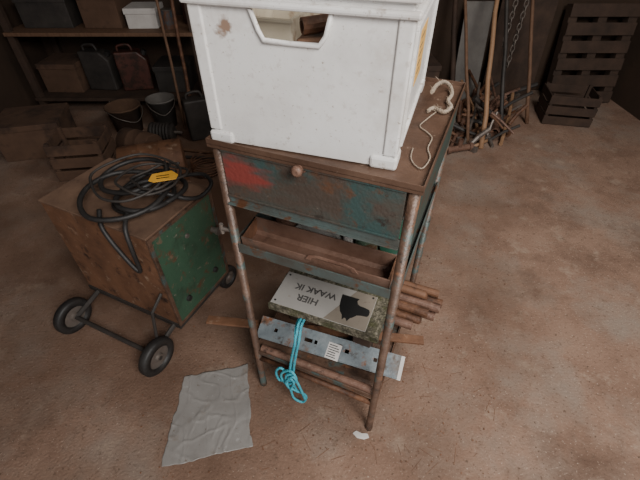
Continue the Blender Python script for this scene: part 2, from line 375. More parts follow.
def blob_cloth(name, m, cx, cy, z, sx, sy, hh, rz, label, cat, seed):
    bm = bmesh.new(); bmesh.ops.create_grid(bm, x_segments=22, y_segments=22, size=1)
    for v in bm.verts:
        r = max(abs(v.co.x), abs(v.co.y)); q = Vector((v.co.x*1.7+seed, v.co.y*1.7, seed))
        nz = noise.noise(q)*.6+noise.noise(q*2.7)*.35
        x, y = v.co.x, v.co.y
        v.co = Vector(((x+noise.noise(q+Vector((5, 0, 0)))*.2)*sx, (y+noise.noise(q+Vector((0, 9, 0)))*.2)*sy, max(.002, hh*(1-r**2)*(.75+nz)+.003)))
    mb = MB(); mb.bm.free(); mb.bm = bm
    o = mb.obj(name, m, None, T(cx, cy, z), (0, 0, A+rz), smooth=True)
    s = o.modifiers.new('s', 'SOLIDIFY'); s.thickness = .0015; s.offset = 1
    return tag(o, label, cat)
blob_cloth('rag', m_rag, .19, .165, zs, .07, .045, .12, R(6), 'crumpled grey rag on the upper shelf behind the brown trough', 'rag', 3)
bt = thing('bottle', 'dark green glass bottle lying at the right end of the upper shelf', 'bottle', T(.385, .135, zs+.0265), A+R(100))
MB().lathe([(0, 0), (.024, .001), (.026, .006), (.026, .11), (.02, .13), (.011, .145), (.0105, .17), (0, .17)], Mt((0, 0, 0), ry=R(90)), 20).obj('bottle_body', m_glass, bt, smooth=True)
MB().lathe([(0, .17), (.0125, .17), (.0125, .185), (0, .185)], Mt((0, 0, 0), ry=R(90)), 14).obj('cap', m_steel, bt)
def spanner(loc, rz, L, label, m, rx=0):
    s = MB(); pts = [(-.012, -.008), (-.02, -.02), (-.008, -.022), (0, -.012), (.012, -.012), (.024, -.006), (L-.02, -.006), (L-.008, -.014), (L+.01, -.018), (L+.02, -.01), (L+.006, -.004), (L+.006, .006), (L+.02, .012), (L+.008, .018), (L-.008, .014), (L-.02, .006), (.024, .006), (.012, .012), (0, .012), (-.008, .022), (-.02, .02), (-.012, .008), (-.004, .004), (-.004, -.004)]
    s.prism(pts, 0, .006)
    return tag(s.obj('spanner', m, None, loc, (rx, 0, rz), bevel=.001), label, 'spanner')
def tin(loc, r, h, m, label, name='tin', cat='tin'):
    t_ = thing(name, label, cat, loc, .3)
    MB().lathe([(0, 0), (r, 0), (r, .004), (r*.97, .006), (r*.97, h-.006), (r, h-.004), (r, h), (0, h)], n=20).obj('tin_body', m, t_)
    MB().lathe([(r*.88, h), (r*.88, h+.003), (r*.3, h+.003), (0, h+.002), (0, h)], n=20).obj('lid', m_steel, t_)
tin(T(.325, .140, zs), .030, .075, m_ting, 'small greenish tin left of the green bottle on the upper shelf')
tin(T(.095, .145, zs), .032, .085, m_rust2, 'small rusty tin left of the grey rag on the upper shelf')
tin(T(.278, .128, zs), .014, .068, m_paper, 'narrow pale tin between the rag and the greenish tin', 'tin')
spanner(T(.13, .255, zs), A+R(3), .16, 'steel double ended spanner on the upper shelf behind the grey rag', m_steel)
tag(MB().tube([(0, 0, .0), (.06, .0, .0)], .011, 12, ri=.008).obj('pipe', m_steel, None, T(.045, .200, zs+.0112), (0, 0, A)), 'short grey pipe offcut behind the rusty tin on the upper shelf', 'pipe')

# ---------------- lower shelf contents
zl = .229
tag(MB().tube([(0, 0, 0), (.386, 0, 0)], .0125, 16, ri=.0095).obj('pipe', m_rust2, None, T(.0315, .0235, zl+.0128), (0, 0, A), smooth=False), 'brown steel pipe along the front of the lower shelf', 'pipe')
a, b = Vector((-.205, .045)), Vector((.53, .262)); ang = math.atan2(b.y-a.y, b.x-a.x); Lb = (b-a).length
fo = MB().box((0, -.016, 0), (Lb, .016, .009)).obj('flat_bar', m_orange, None, T(a.x, a.y, .2425), (0, 0, A+ang), bevel=.001)
tag(fo, 'long orange-rusty flat bar lying through the lower shelf and poking out both sides', 'metal bar')
ZS = .392
tag(MB().box((0, 0, 0), (.06, .07, ZS-zl)).obj('wood_block', m_dwood, None, T(.06, .175, zl), (0, 0, A), bevel=.003), 'dark wooden block under the left end of the mossy slab', 'wood block')
tag(MB().box((0, 0, 0), (.06, .05, ZS-zl)).obj('wood_block', m_dwood, None, T(.315, .128, zl), (0, 0, A), bevel=.003), 'dark wooden block under the right end of the mossy slab', 'wood block')
pl = thing('metal_bracket', 'blue-grey galvanised steel strip with holes and white label on lower shelf', 'metal strip', T(.0, .044, .264), A+R(4))
Mp = Matrix.Rotation(R(28), 4, 'X')
Ls, Wd, tt = .49, .072, .003
mb = MB(); x = 0
for hx, hw in [(.055, .012), (.165, .028), (.20, .010), (.305, .014), (.40, .012)]:
    mb.box((x, 0, 0), (hx, Wd, tt), Mp)
    mb.box((hx, 0, 0), (hx+hw, Wd*.42, tt), Mp); mb.box((hx, Wd*.42+.012, 0), (hx+hw, Wd, tt), Mp)
    x = hx+hw
mb.box((x, 0, 0), (Ls, Wd, tt), Mp)
mb.box((0, -.002, -.014), (Ls, .001, .003), Mp)
bmesh.ops.remove_doubles(mb.bm, verts=mb.bm.verts, dist=.00001)
mb.obj('strip', m_blue, pl)
MB().box((.482, -.003, -.013), (.494, .072, .005), Mp).obj('end_cap', m_paper, pl, bevel=.001)['label'] = 'pale worn end'
Ml = Mp @ Mt((.0, 0, 0), rz=R(-3))
lab = MB().box((.245, .012, .0033), (.290, .064, .0038), Ml).obj('sticker', m_paper, pl)
tl = MB()
for i in range(6):
    tl.box((.249, .058-i*.0075, .0038), (.249+random.uniform(.022, .037), .0552-i*.0075, .0041), Ml)
tl.obj('print', m_ink, lab)
sl = bmesh.new(); bmesh.ops.create_cube(sl, size=1)
bmesh.ops.subdivide_edges(sl, edges=sl.edges, cuts=9, use_grid_fill=True)
for v in sl.verts:
    v.co = Vector((v.co.x*.36, v.co.y*.22, v.co.z*.026))
    if v.co.z > -.01:
        q = v.co*28; v.co += Vector((noise.noise(q), noise.noise(q+Vector((3, 0, 0))), 0))*.009
mb = MB(); mb.bm.free(); mb.bm = sl
tag(mb.obj('stone_slab', m_stone, None, T(.218, .195, ZS+.0131), (0, 0, A+R(1.5))), 'rough mossy stone slab under the grey dog sign', 'stone slab')
ZG = ZS+.0262
sg = thing('sign', 'grey metal dog warning sign lying upside down on the mossy slab', 'sign', T(.045, .088, ZG+.0012), A+R(1.5))
SW, SD = .315, .142
MB().box((0, 0, 0), (SW, SD, .002)).obj('plate', m_sign, sg, bevel=.0006)
MB().prism([(.180, .001), (SW-.001, .001), (SW-.001, SD-.001), (.245, SD-.001)], .002, .0026).obj('tan_panel', m_cream, sg)
text_obj('lettering', 'HIER', .035, m_print, sg, Mt((.108, .050, .0028), rz=PI))
text_obj('lettering', 'WAAK IK', .034, m_print, sg, Mt((.120, .092, .0028), rz=PI))
dog = [(0, .36), (.0, .50), (.04, .555), (.22, .575), (.36, .62), (.44, .72), (.52, .78), (.585, .92), (.64, .83), (.69, .82), (.745, .91), (.79, .76), (.90, .64), (.98, .46), (1.02, .24), (1.04, .0), (.46, .0), (.50, .10), (.45, .20), (.36, .25), (.20, .26), (.05, .29)]
MB().prism([(x*.098, y*.105) for x, y in dog], .0026, .0032, Mt((.308, .112, 0), rz=PI)).obj('dog_silhouette', m_ink, sg)
for (x, y) in [(.012, .128), (.303, .132), (.012, .012)]:
    MB().lathe([(0, .0026), (.0035, .0026), (.0035, .0038), (0, .0038)], Matrix.Translation((x, y, 0)), 10).obj('rivet', m_ink, sg)
G = 'rusty rods and tubes poking out of the right side of the lower shelf'
def rod(y, x0, x1, r, z, k, m, lb, rz=0):
    L_ = x1-x0
    if k: MB_ = MB().tube([(0, 0, 0), (L_, 0, 0)], r, 16, ri=r*.68)
    else:
        MB_ = MB().lathe([(0, 0), (r, 0), (r, L_-.012), (r*.9, L_-.004), (r*.5, L_), (0, L_+.001)], Mt((0, 0, 0), ry=R(90)), 16)
    tag(MB_.obj('steel_rod', m, None, T(x0, y, z+r), (0, 0, A+rz), smooth=not k), lb, 'rod', G)
zb = .2394
rod(.300, .05, .480, .0155, zb, 1, m_rust2, 'wide rusty tube lying just in front of the rod bundle')
rod(.334, .03, .505, .0160, zb, 0, m_rust, 'thick round-ended rod nearest the front of the rod bundle')
rod(.369, .03, .545, .0165, zb, 1, m_rust2, 'second rusty tube from the front, bottom layer of the bundle')
rod(.404, .03, .500, .0160, zb, 0, m_steel, 'grey round-ended rod in the bottom layer of the bundle')
rod(.438, .03, .560, .0165, zb, 1, m_rust, 'longest rusty tube sticking out furthest from the bundle')
rod(.472, .03, .515, .0150, zb, 0, m_rust2, 'rearmost rusty round-ended rod beside the back leg')
rod(.351, .05, .520, .0165, zb+.0285, 1, m_rust, 'front rusty tube lying on top of the rod bundle')
rod(.387, .05, .555, .0170, zb+.0290, 1, m_rust2, 'thickest rusty tube in the middle of the top layer')
rod(.422, .05, .505, .0160, zb+.0290, 0, m_rust, 'rusty round-ended rod lying on top of the bundle')
rod(.456, .05, .540, .0150, zb+.0290, 1, m_orange, 'orange-rusty rear tube lying on top of the bundle')
rod(.405, .05, .500, .0155, zb+.0585, 0, m_orange, 'topmost rusty round-ended rod crowning the rod bundle')

# cyan rope
def q(u, v, y=-.004): return PY(u, v, y)
s1 = [q(301, 319, .05), q(298, 325, .022), q(296, 338, -.004), q(293, 352, -.008), q(291, 366), q(291, 378)]
s2 = [q(304, 320, .05), q(301, 327, .020), q(299, 340, -.008), q(296, 354, -.012), q(294, 366, -.012), q(293, 377, -.012)]
s3 = [q(299, 319, .05), q(296, 328, .018), q(295, 342, -.012), q(292, 356, -.014), q(290, 368, -.014), q(290, 378, -.012)]
lo1 = [q(290, 376), q(281, 368, -.014), q(276, 372, -.014), q(280, 380, -.014), q(291, 381, -.018), q(297, 390, -.014), q(306, 396), q(303, 402), q(294, 398, -.014), q(290, 388, -.014), q(284, 381, -.018), q(278, 378)]
lo2 = [q(293, 374, -.02), q(286, 376, -.024), q(288, 384, -.024), q(296, 380, -.024), q(292, 372, -.022), q(285, 371, -.018), q(281, 376, -.018), q(288, 386, -.02), q(299, 392, -.018)]
lo3 = [q(289, 377, -.026), q(294, 383, -.028), q(290, 388, -.026), q(286, 382, -.028), q(293, 377, -.028), q(298, 384, -.024), q(301, 390, -.02), q(305, 399, -.016)]
cy = MB()
for s_, tn in ((s1, 9), (s2, 9), (s3, 9), (lo1, 18), (lo2, 12), (lo3, 12)): cy.twist(smooth_pts(s_, 8), .0044, tn, 3, .4, .7)
tag(cy.obj('rope', m_cyan, origin=q(292, 380), smooth=True), 'bright cyan cord hanging knotted from the lower shelf front', 'rope')

# ---------------- floor things
c4 = [PZ(185, 377, 0), PZ(248, 365, 0), PZ(252, 447, 0), PZ(162, 466, 0)]
bm = bmesh.new(); NG = 110; g = []
for i in range(NG+1):
    row = []
    for j in range(NG+1):
        u, v = j/NG, i/NG
        p = (c4[0]*(1-u)+c4[1]*u)*(1-v)+(c4[3]*(1-u)+c4[2]*u)*v
        e = min(u, v, 1-u, 1-v)
        w_ = Vector((noise.noise(p*14), noise.noise(p*14+Vector((7, 0, 0))), 0))*.010+Vector((noise.noise(p*45), noise.noise(p*45+Vector((7, 0, 0))), 0))*.004
        rid = 1-abs(noise.noise(Vector((p.x*20, p.y*5, 2))))*9
        rid2 = 1-abs(noise.noise(Vector((p.x*8+p.y*7, p.y*12-p.x*6, 5))))*9
        z = .0022+.0016*max(0, rid)+.0018*max(0, rid2)+.004*max(0, noise.noise(p*6))*min(1, e*8)
        row.append(bm.verts.new((p.x+w_.x, p.y+w_.y, z)))
    g.append(row)
for i in range(NG):
    for j in range(NG): bm.faces.new([g[i][j], g[i][j+1], g[i+1][j+1], g[i+1][j]])
mb = MB(); mb.bm.free(); mb.bm = bm
o = mb.obj('plastic_sack', m_bag, origin=(c4[0]+c4[2])/2, smooth=True)
s = o.modifiers.new('s', 'SOLIDIFY'); s.thickness = .0015; s.offset = -1
tag(o, 'flat wrinkled grey plastic sack lying on the concrete floor', 'sack')
p = PZ(361, 436, 0)
tag(MB().prism([(-.03, 0), (-.02, .012), (0, .009), (.02, .014), (.028, .002), (.012, -.009), (-.012, -.011)], 0, .003).obj('plaster_chip', m_paper, None, p, (0, 0, -.3), bevel=.001), 'small pale chip on the floor at the front right leg', 'chip')
db = MB()
for i in range(900):
    u, v = random.uniform(140, 510), random.uniform(165, 478)
    p = PZ(u, v, 0); s_ = random.uniform(.0008, .0030)
    db.box((-s_, -s_*.7, -.0005), (s_, s_*.7, s_), Mt(p, rz=random.uniform(0, 3)))
for i in range(50):
    p = PZ(random.uniform(380, 500) if i % 2 else random.uniform(250, 420), random.uniform(350, 470), 0); L_ = random.uniform(.008, .03)
    db.box((-L_, -.0006, 0), (L_, .0006, .0012), Mt(p, rz=random.uniform(0, 3)))
o = db.obj('floor_grit', m_orange); o['kind'] = 'stuff'; tag(o, 'scattered grit and crumbs over the concrete floor', 'grit')

# ---------------- welder
wr = R(65); C0 = Vector((-.550, .912, 0))
wl = thing('welding_machine', 'old green welding machine on wheels beside the stand', 'machine', C0, wr)
BX, BY, Z0, Z1 = .326, .50, .125, .58
MB().box((.004, .004, Z0), (BX-.004, BY, Z1-.006)).obj('housing', m_orange, wl, bevel=.004)
MB().box((.012, -.002, Z0+.01), (BX-.010, .004, Z1-.02)).obj('front_panel', m_green, wl, bevel=.002)
MB().box((0, 0, Z1-.008), (BX, BY, Z1)).obj('top_panel', m_dust, wl, bevel=.002)
for x in (.0, BX-.014):
    MB().box((x, -.006, Z0), (x+.014, .004, Z1-.008)).obj('edge_strip', m_frame, wl, bevel=.001)
MB().box((.014, -.006, Z0), (BX-.014, .004, Z0+.012)).obj('edge_strip', m_frame, wl, bevel=.001)
MB().box((.014, -.006, Z1-.022), (BX-.014, .004, Z1-.008)).obj('edge_strip', m_frame, wl, bevel=.001)
MB().lathe([(0, 0), (.010, 0), (.008, .006), (0, .006)], Mt((.16, -.002, .47), rx=R(90)), 12).obj('button', m_steel, wl)
MB().lathe([(0, 0), (.012, 0), (.012, .02), (.016, .022), (.016, .034), (0, .034)], Mt((.29, -.002, .40), rx=R(90)), 12).obj('terminal', m_steel, wl)
for (x, z) in ((.08, .21), (.25, .21)):
    MB().lathe([(0, 0), (.013, 0), (.011, .010), (0, .010)], Mt((x, -.002, z), rx=R(90)), 12).obj('socket', m_black, wl)
MB().box((.0, .0, Z0-.022), (BX, .025, Z0)).box((.0, BY-.025, Z0-.022), (BX, BY, Z0)).box((.0, .025, Z0-.022), (.025, BY-.025, Z0)).box((BX-.025, .025, Z0-.022), (BX, BY-.025, Z0)).obj('base_frame', m_dgrey, wl)
MB().tube([(.02, .035, Z0-.011), (-.125, .035, .078)], .010, 8).tube([(.02, .45, Z0-.011), (-.125, .45, .078)], .010, 8).tube([(-.125, -.0, .078), (-.125, .48, .078)], .009, 10).obj('front_axle', m_dgrey, wl)
MB().tube([(-.095, .035, .09), (-.06, .035, .26), (.002, .035, .30)], .006, 8).obj('strut', m_dgrey, wl)
def wheel(x, y, r, w):
    o = MB().lathe([(r*.62, -w/2), (r*.92, -w/2), (r, -w*.3), (r, w*.3), (r*.92, w/2), (r*.62, w/2), (r*.62, -w/2)], Mt((x, y, r+.0005), rx=R(90)), 32).obj('wheel', m_black, wl, smooth=True)
    MB().lathe([(0, -w*.55), (r*.2, -w*.55), (r*.24, -w*.3), (r*.62, -w*.25), (r*.62, w*.25), (r*.24, w*.3), (r*.2, w*.55), (0, w*.55)], Mt((x, y, r+.0005), rx=R(90)), 24).obj('wheel_hub', m_steel, o)
wheel(-.125, .02, .078, .035); wheel(-.125, .47, .078, .035)
wheel(BX-.02+.04, .03, .055, .03); wheel(BX-.02+.04, .46, .055, .03)
MB().tube([(BX-.01, .03, Z0-.012), (BX+.02, .03, .056)], .008).tube([(BX-.01, .46, Z0-.012), (BX+.02, .46, .056)], .008).tube([(BX+.02, .02, .056), (BX+.02, .47, .056)], .008).obj('rear_axle', m_dgrey, wl)
Mw = Matrix.Translation(C0) @ Matrix.Rotation(wr, 4, 'Z')
def coil(cx, cy, r0, turns, z0, rt, seed, dz, j=.05):
    random.seed(seed); pts = []
    for k in range(turns*10):
        a = k*2*PI/10; rr = r0*(1+.24*math.sin(a*.37+seed)+random.uniform(-j, j))
        ox = .036*math.sin(k*.21); oy = .036*math.cos(k*.13+seed)
        pts.append(Mw @ Vector((cx+ox+rr*math.cos(a), cy+oy+rr*.95*math.sin(a), z0+rt+dz*k/10+.012*(1+math.sin(a*1.3+seed)))))
    return pts
cab = MB().tube(smooth_pts(coil(.155, .15, .125, 4, Z1+.002, .0085, 2, .016, .07), 4), .0085, 8)
tail = [Mw @ Vector(p) for p in [(.29, .12, Z1+.03), (.335, .03, Z1+.04), (.31, -.03, Z1+.03), (.25, -.025, Z1+.012), (.20, -.005, Z1+.03), (.16, .05, Z1+.06), (.10, .14, Z1+.08)]]
cab.tube(smooth_pts(tail, 5), .0075, 8)
tl2 = [Mw @ Vector(p) for p in [(.05, .10, Z1+.05), (-.01, .06, Z1+.03), (-.03, .04, Z1-.04), (-.028, .05, Z1-.14), (-.03, .09, Z1-.10), (-.02, .16, Z1+.0), (.02, .2, Z1+.04)]]
cab.tube(smooth_pts(tl2, 6), .0075, 8)
tag(cab.obj('cable_coil', m_black, origin=Mw @ Vector((.16, .15, Z1)), smooth=True), 'thick black cable coiled on top of the green welding machine', 'cable')
wire = MB().tube(smooth_pts(coil(.17, .11, .11, 3, Z1+.078, .004, 9, .008, .14), 4), .0045, 6)
tag(wire.obj('cable_coil', m_dgrey, origin=Mw @ Vector((.16, .15, Z1+.07)), smooth=True), 'thin dark grey lead looped on top of the thick black cable', 'cable')
p = PZ(163, 177, Z1+.13)
yt = thing('tag', 'yellow plastic tag lying on the black cable coil', 'tag', p, R(15))
MB().prism([(-.045, -.010), (-.03, -.02), (.04, -.018), (.048, .0), (.028, .022), (-.033, .017)], 0, .003, Mt((0, 0, 0), rx=R(14))).obj('tag_body', m_yellow, yt, bevel=.0008)
tl = MB()
for i in range(2): tl.box((-.02, -.008+i*.01, .003), (.02, -.005+i*.01, .0035), Mt((0, 0, 0), rx=R(14)))
tl.obj('print', m_ink, yt)

# ---------------- background left
def pole(p0, p1, r, m, name, label, cat, group=None):
    p0 = Vector(p0); p1 = Vector(p1)
    pts = [p0.lerp(p1, i/6)+Vector((noise.noise(p0*3+Vector((i, 0, 0)))*.014, 0, 0)) for i in range(7)]
    return tag(MB().tube(pts, lambda t_: r*(1.05-.15*t_), 10).obj(name, m, origin=p0, smooth=True), label, cat, group)
RY = 3.12
rk = thing('storage_rack', 'dark wooden storage rack against the back wall', 'rack', (-2.3, RY, 0), 0)
for x in (0, 1.35):
    for y in (0, .48):
        MB().box((x, y, 0), (x+.05, y+.04, 1.3)).obj('post', m_dwood, rk, bevel=.002)
for z in (.12, .60, 1.1):
    MB().box((-.0, -.02, z), (1.4, .52, z+.025)).obj('board', m_wood if z == .6 else m_dwood, rk, bevel=.002)
def cbox(x, y, z, sx, sy, sz, m, rz, name, label, cat):
    t_ = thing(name, label, cat, (x, y, z), rz)
    MB().box((0, 0, 0), (sx, sy, sz)).obj('box_body', m, t_, bevel=.004)
    MB().box((-.006, -.006, sz-.035), (sx+.006, sy+.006, sz+.004)).obj('lid', m, t_, bevel=.004)
def slat_crate(p, rz, sx, sy, sz, m, label):
    t_ = thing('wooden_crate', label, 'wooden crate', p, rz)
    for (x, y) in ((0, 0), (sx-.02, 0), (0, sy-.02), (sx-.02, sy-.02)):
        MB().box((x, y, 0), (x+.02, y+.02, sz)).obj('corner_post', m, t_)
    n = 3; h = sz/n
    for k in range(n):
        z = k*h+.006
        for (a, b) in [((-.008, -.008, z), (sx+.008, 0, z+h*.78)), ((-.008, sy, z), (sx+.008, sy+.008, z+h*.78)), ((-.008, 0, z), (0, sy, z+h*.78)), ((sx, 0, z), (sx+.008, sy, z+h*.78))]:
            MB().box(a, b).obj('slat', m, t_, bevel=.001)
    MB().box((0, 0, .01), (sx, sy, .018)).obj('bottom', m, t_)
def jerry(p, rz, m, label):
    t_ = thing('jerrycan', label, 'jerrycan', p, rz)
    MB().prism([(-.12, 0), (.12, 0), (.12, .24), (.06, .30), (-.12, .30)], -.055, .055, Matrix.Rotation(R(90), 4, 'X')).obj('can_body', m, t_, bevel=.012)
    MB().tube(smooth_pts([(-.09, 0, .295), (-.08, 0, .335), (.0, 0, .34), (.02, 0, .295)], 4), .01, 8).obj('handle', m, t_, smooth=True)
    MB().tube([(.09, 0, .26), (.112, 0, .295)], .022, 12).obj('cap', m_black, t_)
cbox(-1.42, 3.20, .626, .22, .22, .13, m_paper, .05, 'storage_box', 'dirty white box on the middle board of the rack', 'box')
cbox(-1.75, 3.22, .626, .28, .28, .22, m_card, -.04, 'storage_box', 'brown box on the rack left of the white box', 'box')
cbox(-2.2, 3.22, .626, .36, .28, .2, m_dgrey, .02, 'storage_box', 'dark grey box at the far left of the middle board', 'box')
tin((-1.12, 3.24, .626), .055, .12, m_tinb, 'faded blue paint tin right of the white box on the rack', 'paint_tin')
tin((-1.00, 3.38, .626), .05, .16, m_tinr, 'faded red paint tin at the right end of the rack board', 'paint_tin')
cbox(-1.33, 3.22, .146, .26, .28, .2, m_dgrey, .03, 'storage_box', 'dark box on the bottom board of the rack behind the bucket', 'box')
jerry((-1.52, 3.32, .146), .2, m_tinr, 'faded red jerrycan on the bottom board of the rack')
jerry((-1.80, 3.32, .146), -.1, m_dgrey, 'dark jerrycan on the bottom board left of the red one')
cbox(-2.25, 3.22, .146, .3, .28, .22, m_card, -.03, 'storage_box', 'wide brown box on the bottom board of the rack', 'box')
def bucket(loc, r, h, m, label, name='bucket', rz=.4):
    t_ = thing(name, label, name, loc, rz)
    MB().lathe([(0, 0), (r*.8, 0), (r, h), (r*1.07, h), (r*1.07, h-.012), (r*.97, h-.012), (r*.78, .006), (0, .006)], n=28).obj(name+'_body', m, t_, smooth=True)
    MB().tube(smooth_pts([(-r*1.07, 0, h-.01), (-r*.8, -r*.8, h-.05), (0, -r*1.25, h-.09), (r*.8, -r*.8, h-.05), (r*1.07, 0, h-.01)], 5), .003, 6).obj('handle', m_steel, t_, smooth=True)
bucket((-1.22, 2.93, 0), .10, .22, m_grey, 'grey plastic bucket on the floor in front of the rack')
bucket((-1.48, 2.84, 0), .12, .20, m_sack, 'brown basket on the floor left of the grey bucket', 'basket', .9)
def drum(p, r, L_, rz, m, label, name='steel_drum'):
    t_ = thing(name, label, 'drum', p, rz)
    Mh = Mt((0, 0, r*1.03), ry=R(90))
    MB().lathe([(0, 0), (r*.94, 0), (r, .006), (r, L_*.32), (r*1.03, L_*.34), (r, L_*.36), (r, L_*.64), (r*1.03, L_*.66), (r, L_*.68), (r, L_-.006), (r*.94, L_), (0, L_)], Mh, 28).obj('drum_body', m, t_, smooth=True)
    MB().tube([(-.012, 0, r*1.5), (.0, 0, r*1.5)], r*.16, 12).obj('bung', m_dgrey, t_)
drum((-1.18, 2.02, 0), .14, .36, R(18), m_orange, 'rusty rounded steel drum lying behind the welding machine')
drum((-1.36, 2.50, 0), .09, .26, R(-25), m_card, 'small brown drum lying behind the big rusty drum')
slat_crate((-1.66, 2.12, 0), R(8), .30, .24, .26, m_card, 'brown slatted wooden crate on the floor left of the rusty drum')
jerry((-.86, 2.74, 0), .4, m_dgrey, 'dark jerrycan standing on the floor behind the stand')
def motor(p, rz, s, label):
    t_ = thing('electric_motor', label, 'motor', p, rz)
    Mh = Mt((0, 0, .09*s), ry=R(90))
    prof = [(0, 0), (.05*s, 0), (.075*s, .015*s)]
    for i in range(6): prof += [(.08*s, (.03+i*.025)*s), (.07*s, (.04+i*.025)*s)]
    prof += [(.075*s, .185*s), (.05*s, .2*s), (0, .2*s)]
    MB().lathe(prof, Mh, 24).obj('casing', m_dgrey, t_)
    MB().tube([(.2*s, 0, .09*s), (.26*s, 0, .09*s)], .012*s, 10).obj('shaft', m_steel, t_)
    MB().box((.03*s, -.06*s, 0), (.17*s, .06*s, .02*s)).obj('base', m_dgrey, t_)
motor((-1.24, 2.64, 0), .0, .9, 'dark finned electric motor on the floor before the bucket')
motor((-.60, 2.56, 0), -.4, .9, 'small dark electric motor on the floor behind the stand')
wc = []
random.seed(5)
for k in range(60):
    a = k*2*PI/12; wc.append(Vector((-.74+.10*math.cos(a)*(1+random.uniform(-.07, .07)), 2.24+.10*math.sin(a), .008+.0016*k)))
tag(MB().tube(smooth_pts(wc, 3), .004, 6).obj('wire_coil', m_rust, origin=(-.74, 2.24, 0), smooth=True), 'loose coil of rusty wire on the floor beside the drum', 'wire')
G4 = 'loose bars on the floor at the back left'
for (p0, p1, r, m, lb) in [((-1.4, 1.80, .014), (-.86, 1.88, .014), .012, m_rust, 'rusty bar lying on the floor in front of the drum'),
                           ((-1.1, 2.42, .012), (-.62, 2.38, .012), .011, m_dgrey, 'dark bar lying on the floor behind the wire coil'),
                           ((-1.05, 2.52, .014), (-.74, 2.46, .014), .012, m_wood, 'short brown stick on the floor behind the dark bar')]:
    p0 = Vector(p0)
    tag(MB().tube([p0, p0.lerp(Vector(p1), .5), Vector(p1)], r, 8).obj('scrap_bar', m, origin=p0), lb, 'bar', G4)
cbox(-2.15, 2.35, 0, .40, .34, .24, m_card, .25, 'storage_box', 'large brown cardboard box on the floor near the left wall', 'box')
tag(MB().box((0, 0, 0), (.3, .08, .03)).obj('plank', m_dwood, None, (-.64, 2.86, 0), (0, 0, .2), bevel=.002), 'short dark plank lying on the floor behind the small motor', 'plank')
G2 = 'sticks leaning on the back wall'
pole((-.868, 3.04, 0), (-.868, 3.63, 1.75), .014, m_dgrey, 'pole', 'dark metal pole leaning beside the right post of the rack', 'pole', G2)
pole((-.81, 3.0, 0), (-.79, 3.63, 1.7), .016, m_wood, 'pole', 'brown wooden pole leaning upright on the back wall', 'pole', G2)
pole((-.69, 3.12, 0), (-.60, 3.62, 1.7), .011, m_dgrey, 'pole', 'thin dark pole leaning rightwards on the back wall', 'pole', G2)
pole((-1.06, 2.86, 0), (-1.10, 3.09, 1.4), .010, m_wood, 'pole', 'thin brown stick leaning on the front edge of the rack', 'pole', G2)
pole((-.75, 3.04, 0), (-.71, 3.63, 1.5), .012, m_dgrey, 'pole', 'dark pole right of the brown wooden pole', 'pole', G2)
pole((-1.0, 2.92, 0), (-1.0, 3.09, 1.2), .013, m_rust, 'pole', 'rusty pole leaning on the rack beside the thin brown stick', 'pole', G2)
tag(MB().box((0, 0, 0), (.16, .02, 1.2), Mt((0, 0, 0), rx=R(-14))).obj('plank', m_dwood, None, (-.57, 3.30, .005)), 'dark broad plank leaning on the back wall behind the crate', 'plank')
cbox(-.36, 3.15, 0, .6, .35, .5, m_dgrey, 0, 'storage_chest', 'dark grey chest against the back wall behind the stand', 'chest')

# ---------------- background right
b0 = PZ(481, 149, 0)
d = ray(497, 5); tpt = CAM+d*(3.2/d.y); dirv = (tpt-b0)
pole(b0, b0+dirv*1.42, .017, m_pole, 'broom_handle', 'long pale wooden handle leaning on the back wall above the scrap', 'pole')
b1 = PZ(468, 145, 0)
pole(b1, (b1.x-.06, 3.6, 1.25), .012, m_wood, 'pole', 'thin brown stick leaning left of the pale broom handle', 'pole')
pole((1.40, 2.80, 0), (1.37, 3.46, 1.0), .015, m_dgrey, 'pole', 'dark thick stick leaning right of the broom handle', 'pole')
pole((1.05, 2.95, 0), (1.0, 3.62, 1.2), .02, m_dwood, 'pole', 'dark thick stake leaning left of the grey panel', 'pole')
pole((1.66, 2.95, 0), (1.56, 3.46, 1.0), .014, m_wood, 'pole', 'brown stake leaning rightmost on the back wall', 'pole')
tag(MB().box((0, 0, 0), (.22, .012, .75), Mt((0, 0, 0), rx=R(-10))).obj('panel', m_grey, None, (1.16, 3.42, .003), (0, 0, .0), bevel=.002), 'narrow grey sheet leaning on the back wall behind the scrap', 'panel')
tag(MB().box((0, 0, 0), (.45, .015, .9), Mt((0, 0, 0), rx=R(-6))).obj('panel', m_dwood, None, (1.45, 3.5, .003), (0, 0, .0), bevel=.002), 'wide dark board leaning on the back wall right of grey sheet', 'panel')
cbox(.62, 3.0, 0, .28, .4, .42, m_dwood, .05, 'storage_box', 'dark wooden box behind the stand near the scrap', 'box')
pt = thing('wooden_pallet', 'dark wooden pallet leaning on the back wall at the right', 'pallet', (1.98, 3.34, .0), 0)
Mpal = Mt((0, 0, .012), rx=R(-12))
for i in range(6): MB().box((0, 0, i*.13), (.55, .018, i*.13+.09), Mpal).obj('slat', m_dwood, pt, bevel=.001)
for x in (.0, .24, .48): MB().box((x, .018, 0), (x+.07, .09, .74), Mpal).obj('bearer', m_dwood, pt, bevel=.001)
slat_crate((1.78, 2.95, 0), R(-12), .34, .26, .24, m_dwood, 'dark slatted wooden crate on the floor right of the scrap pile')
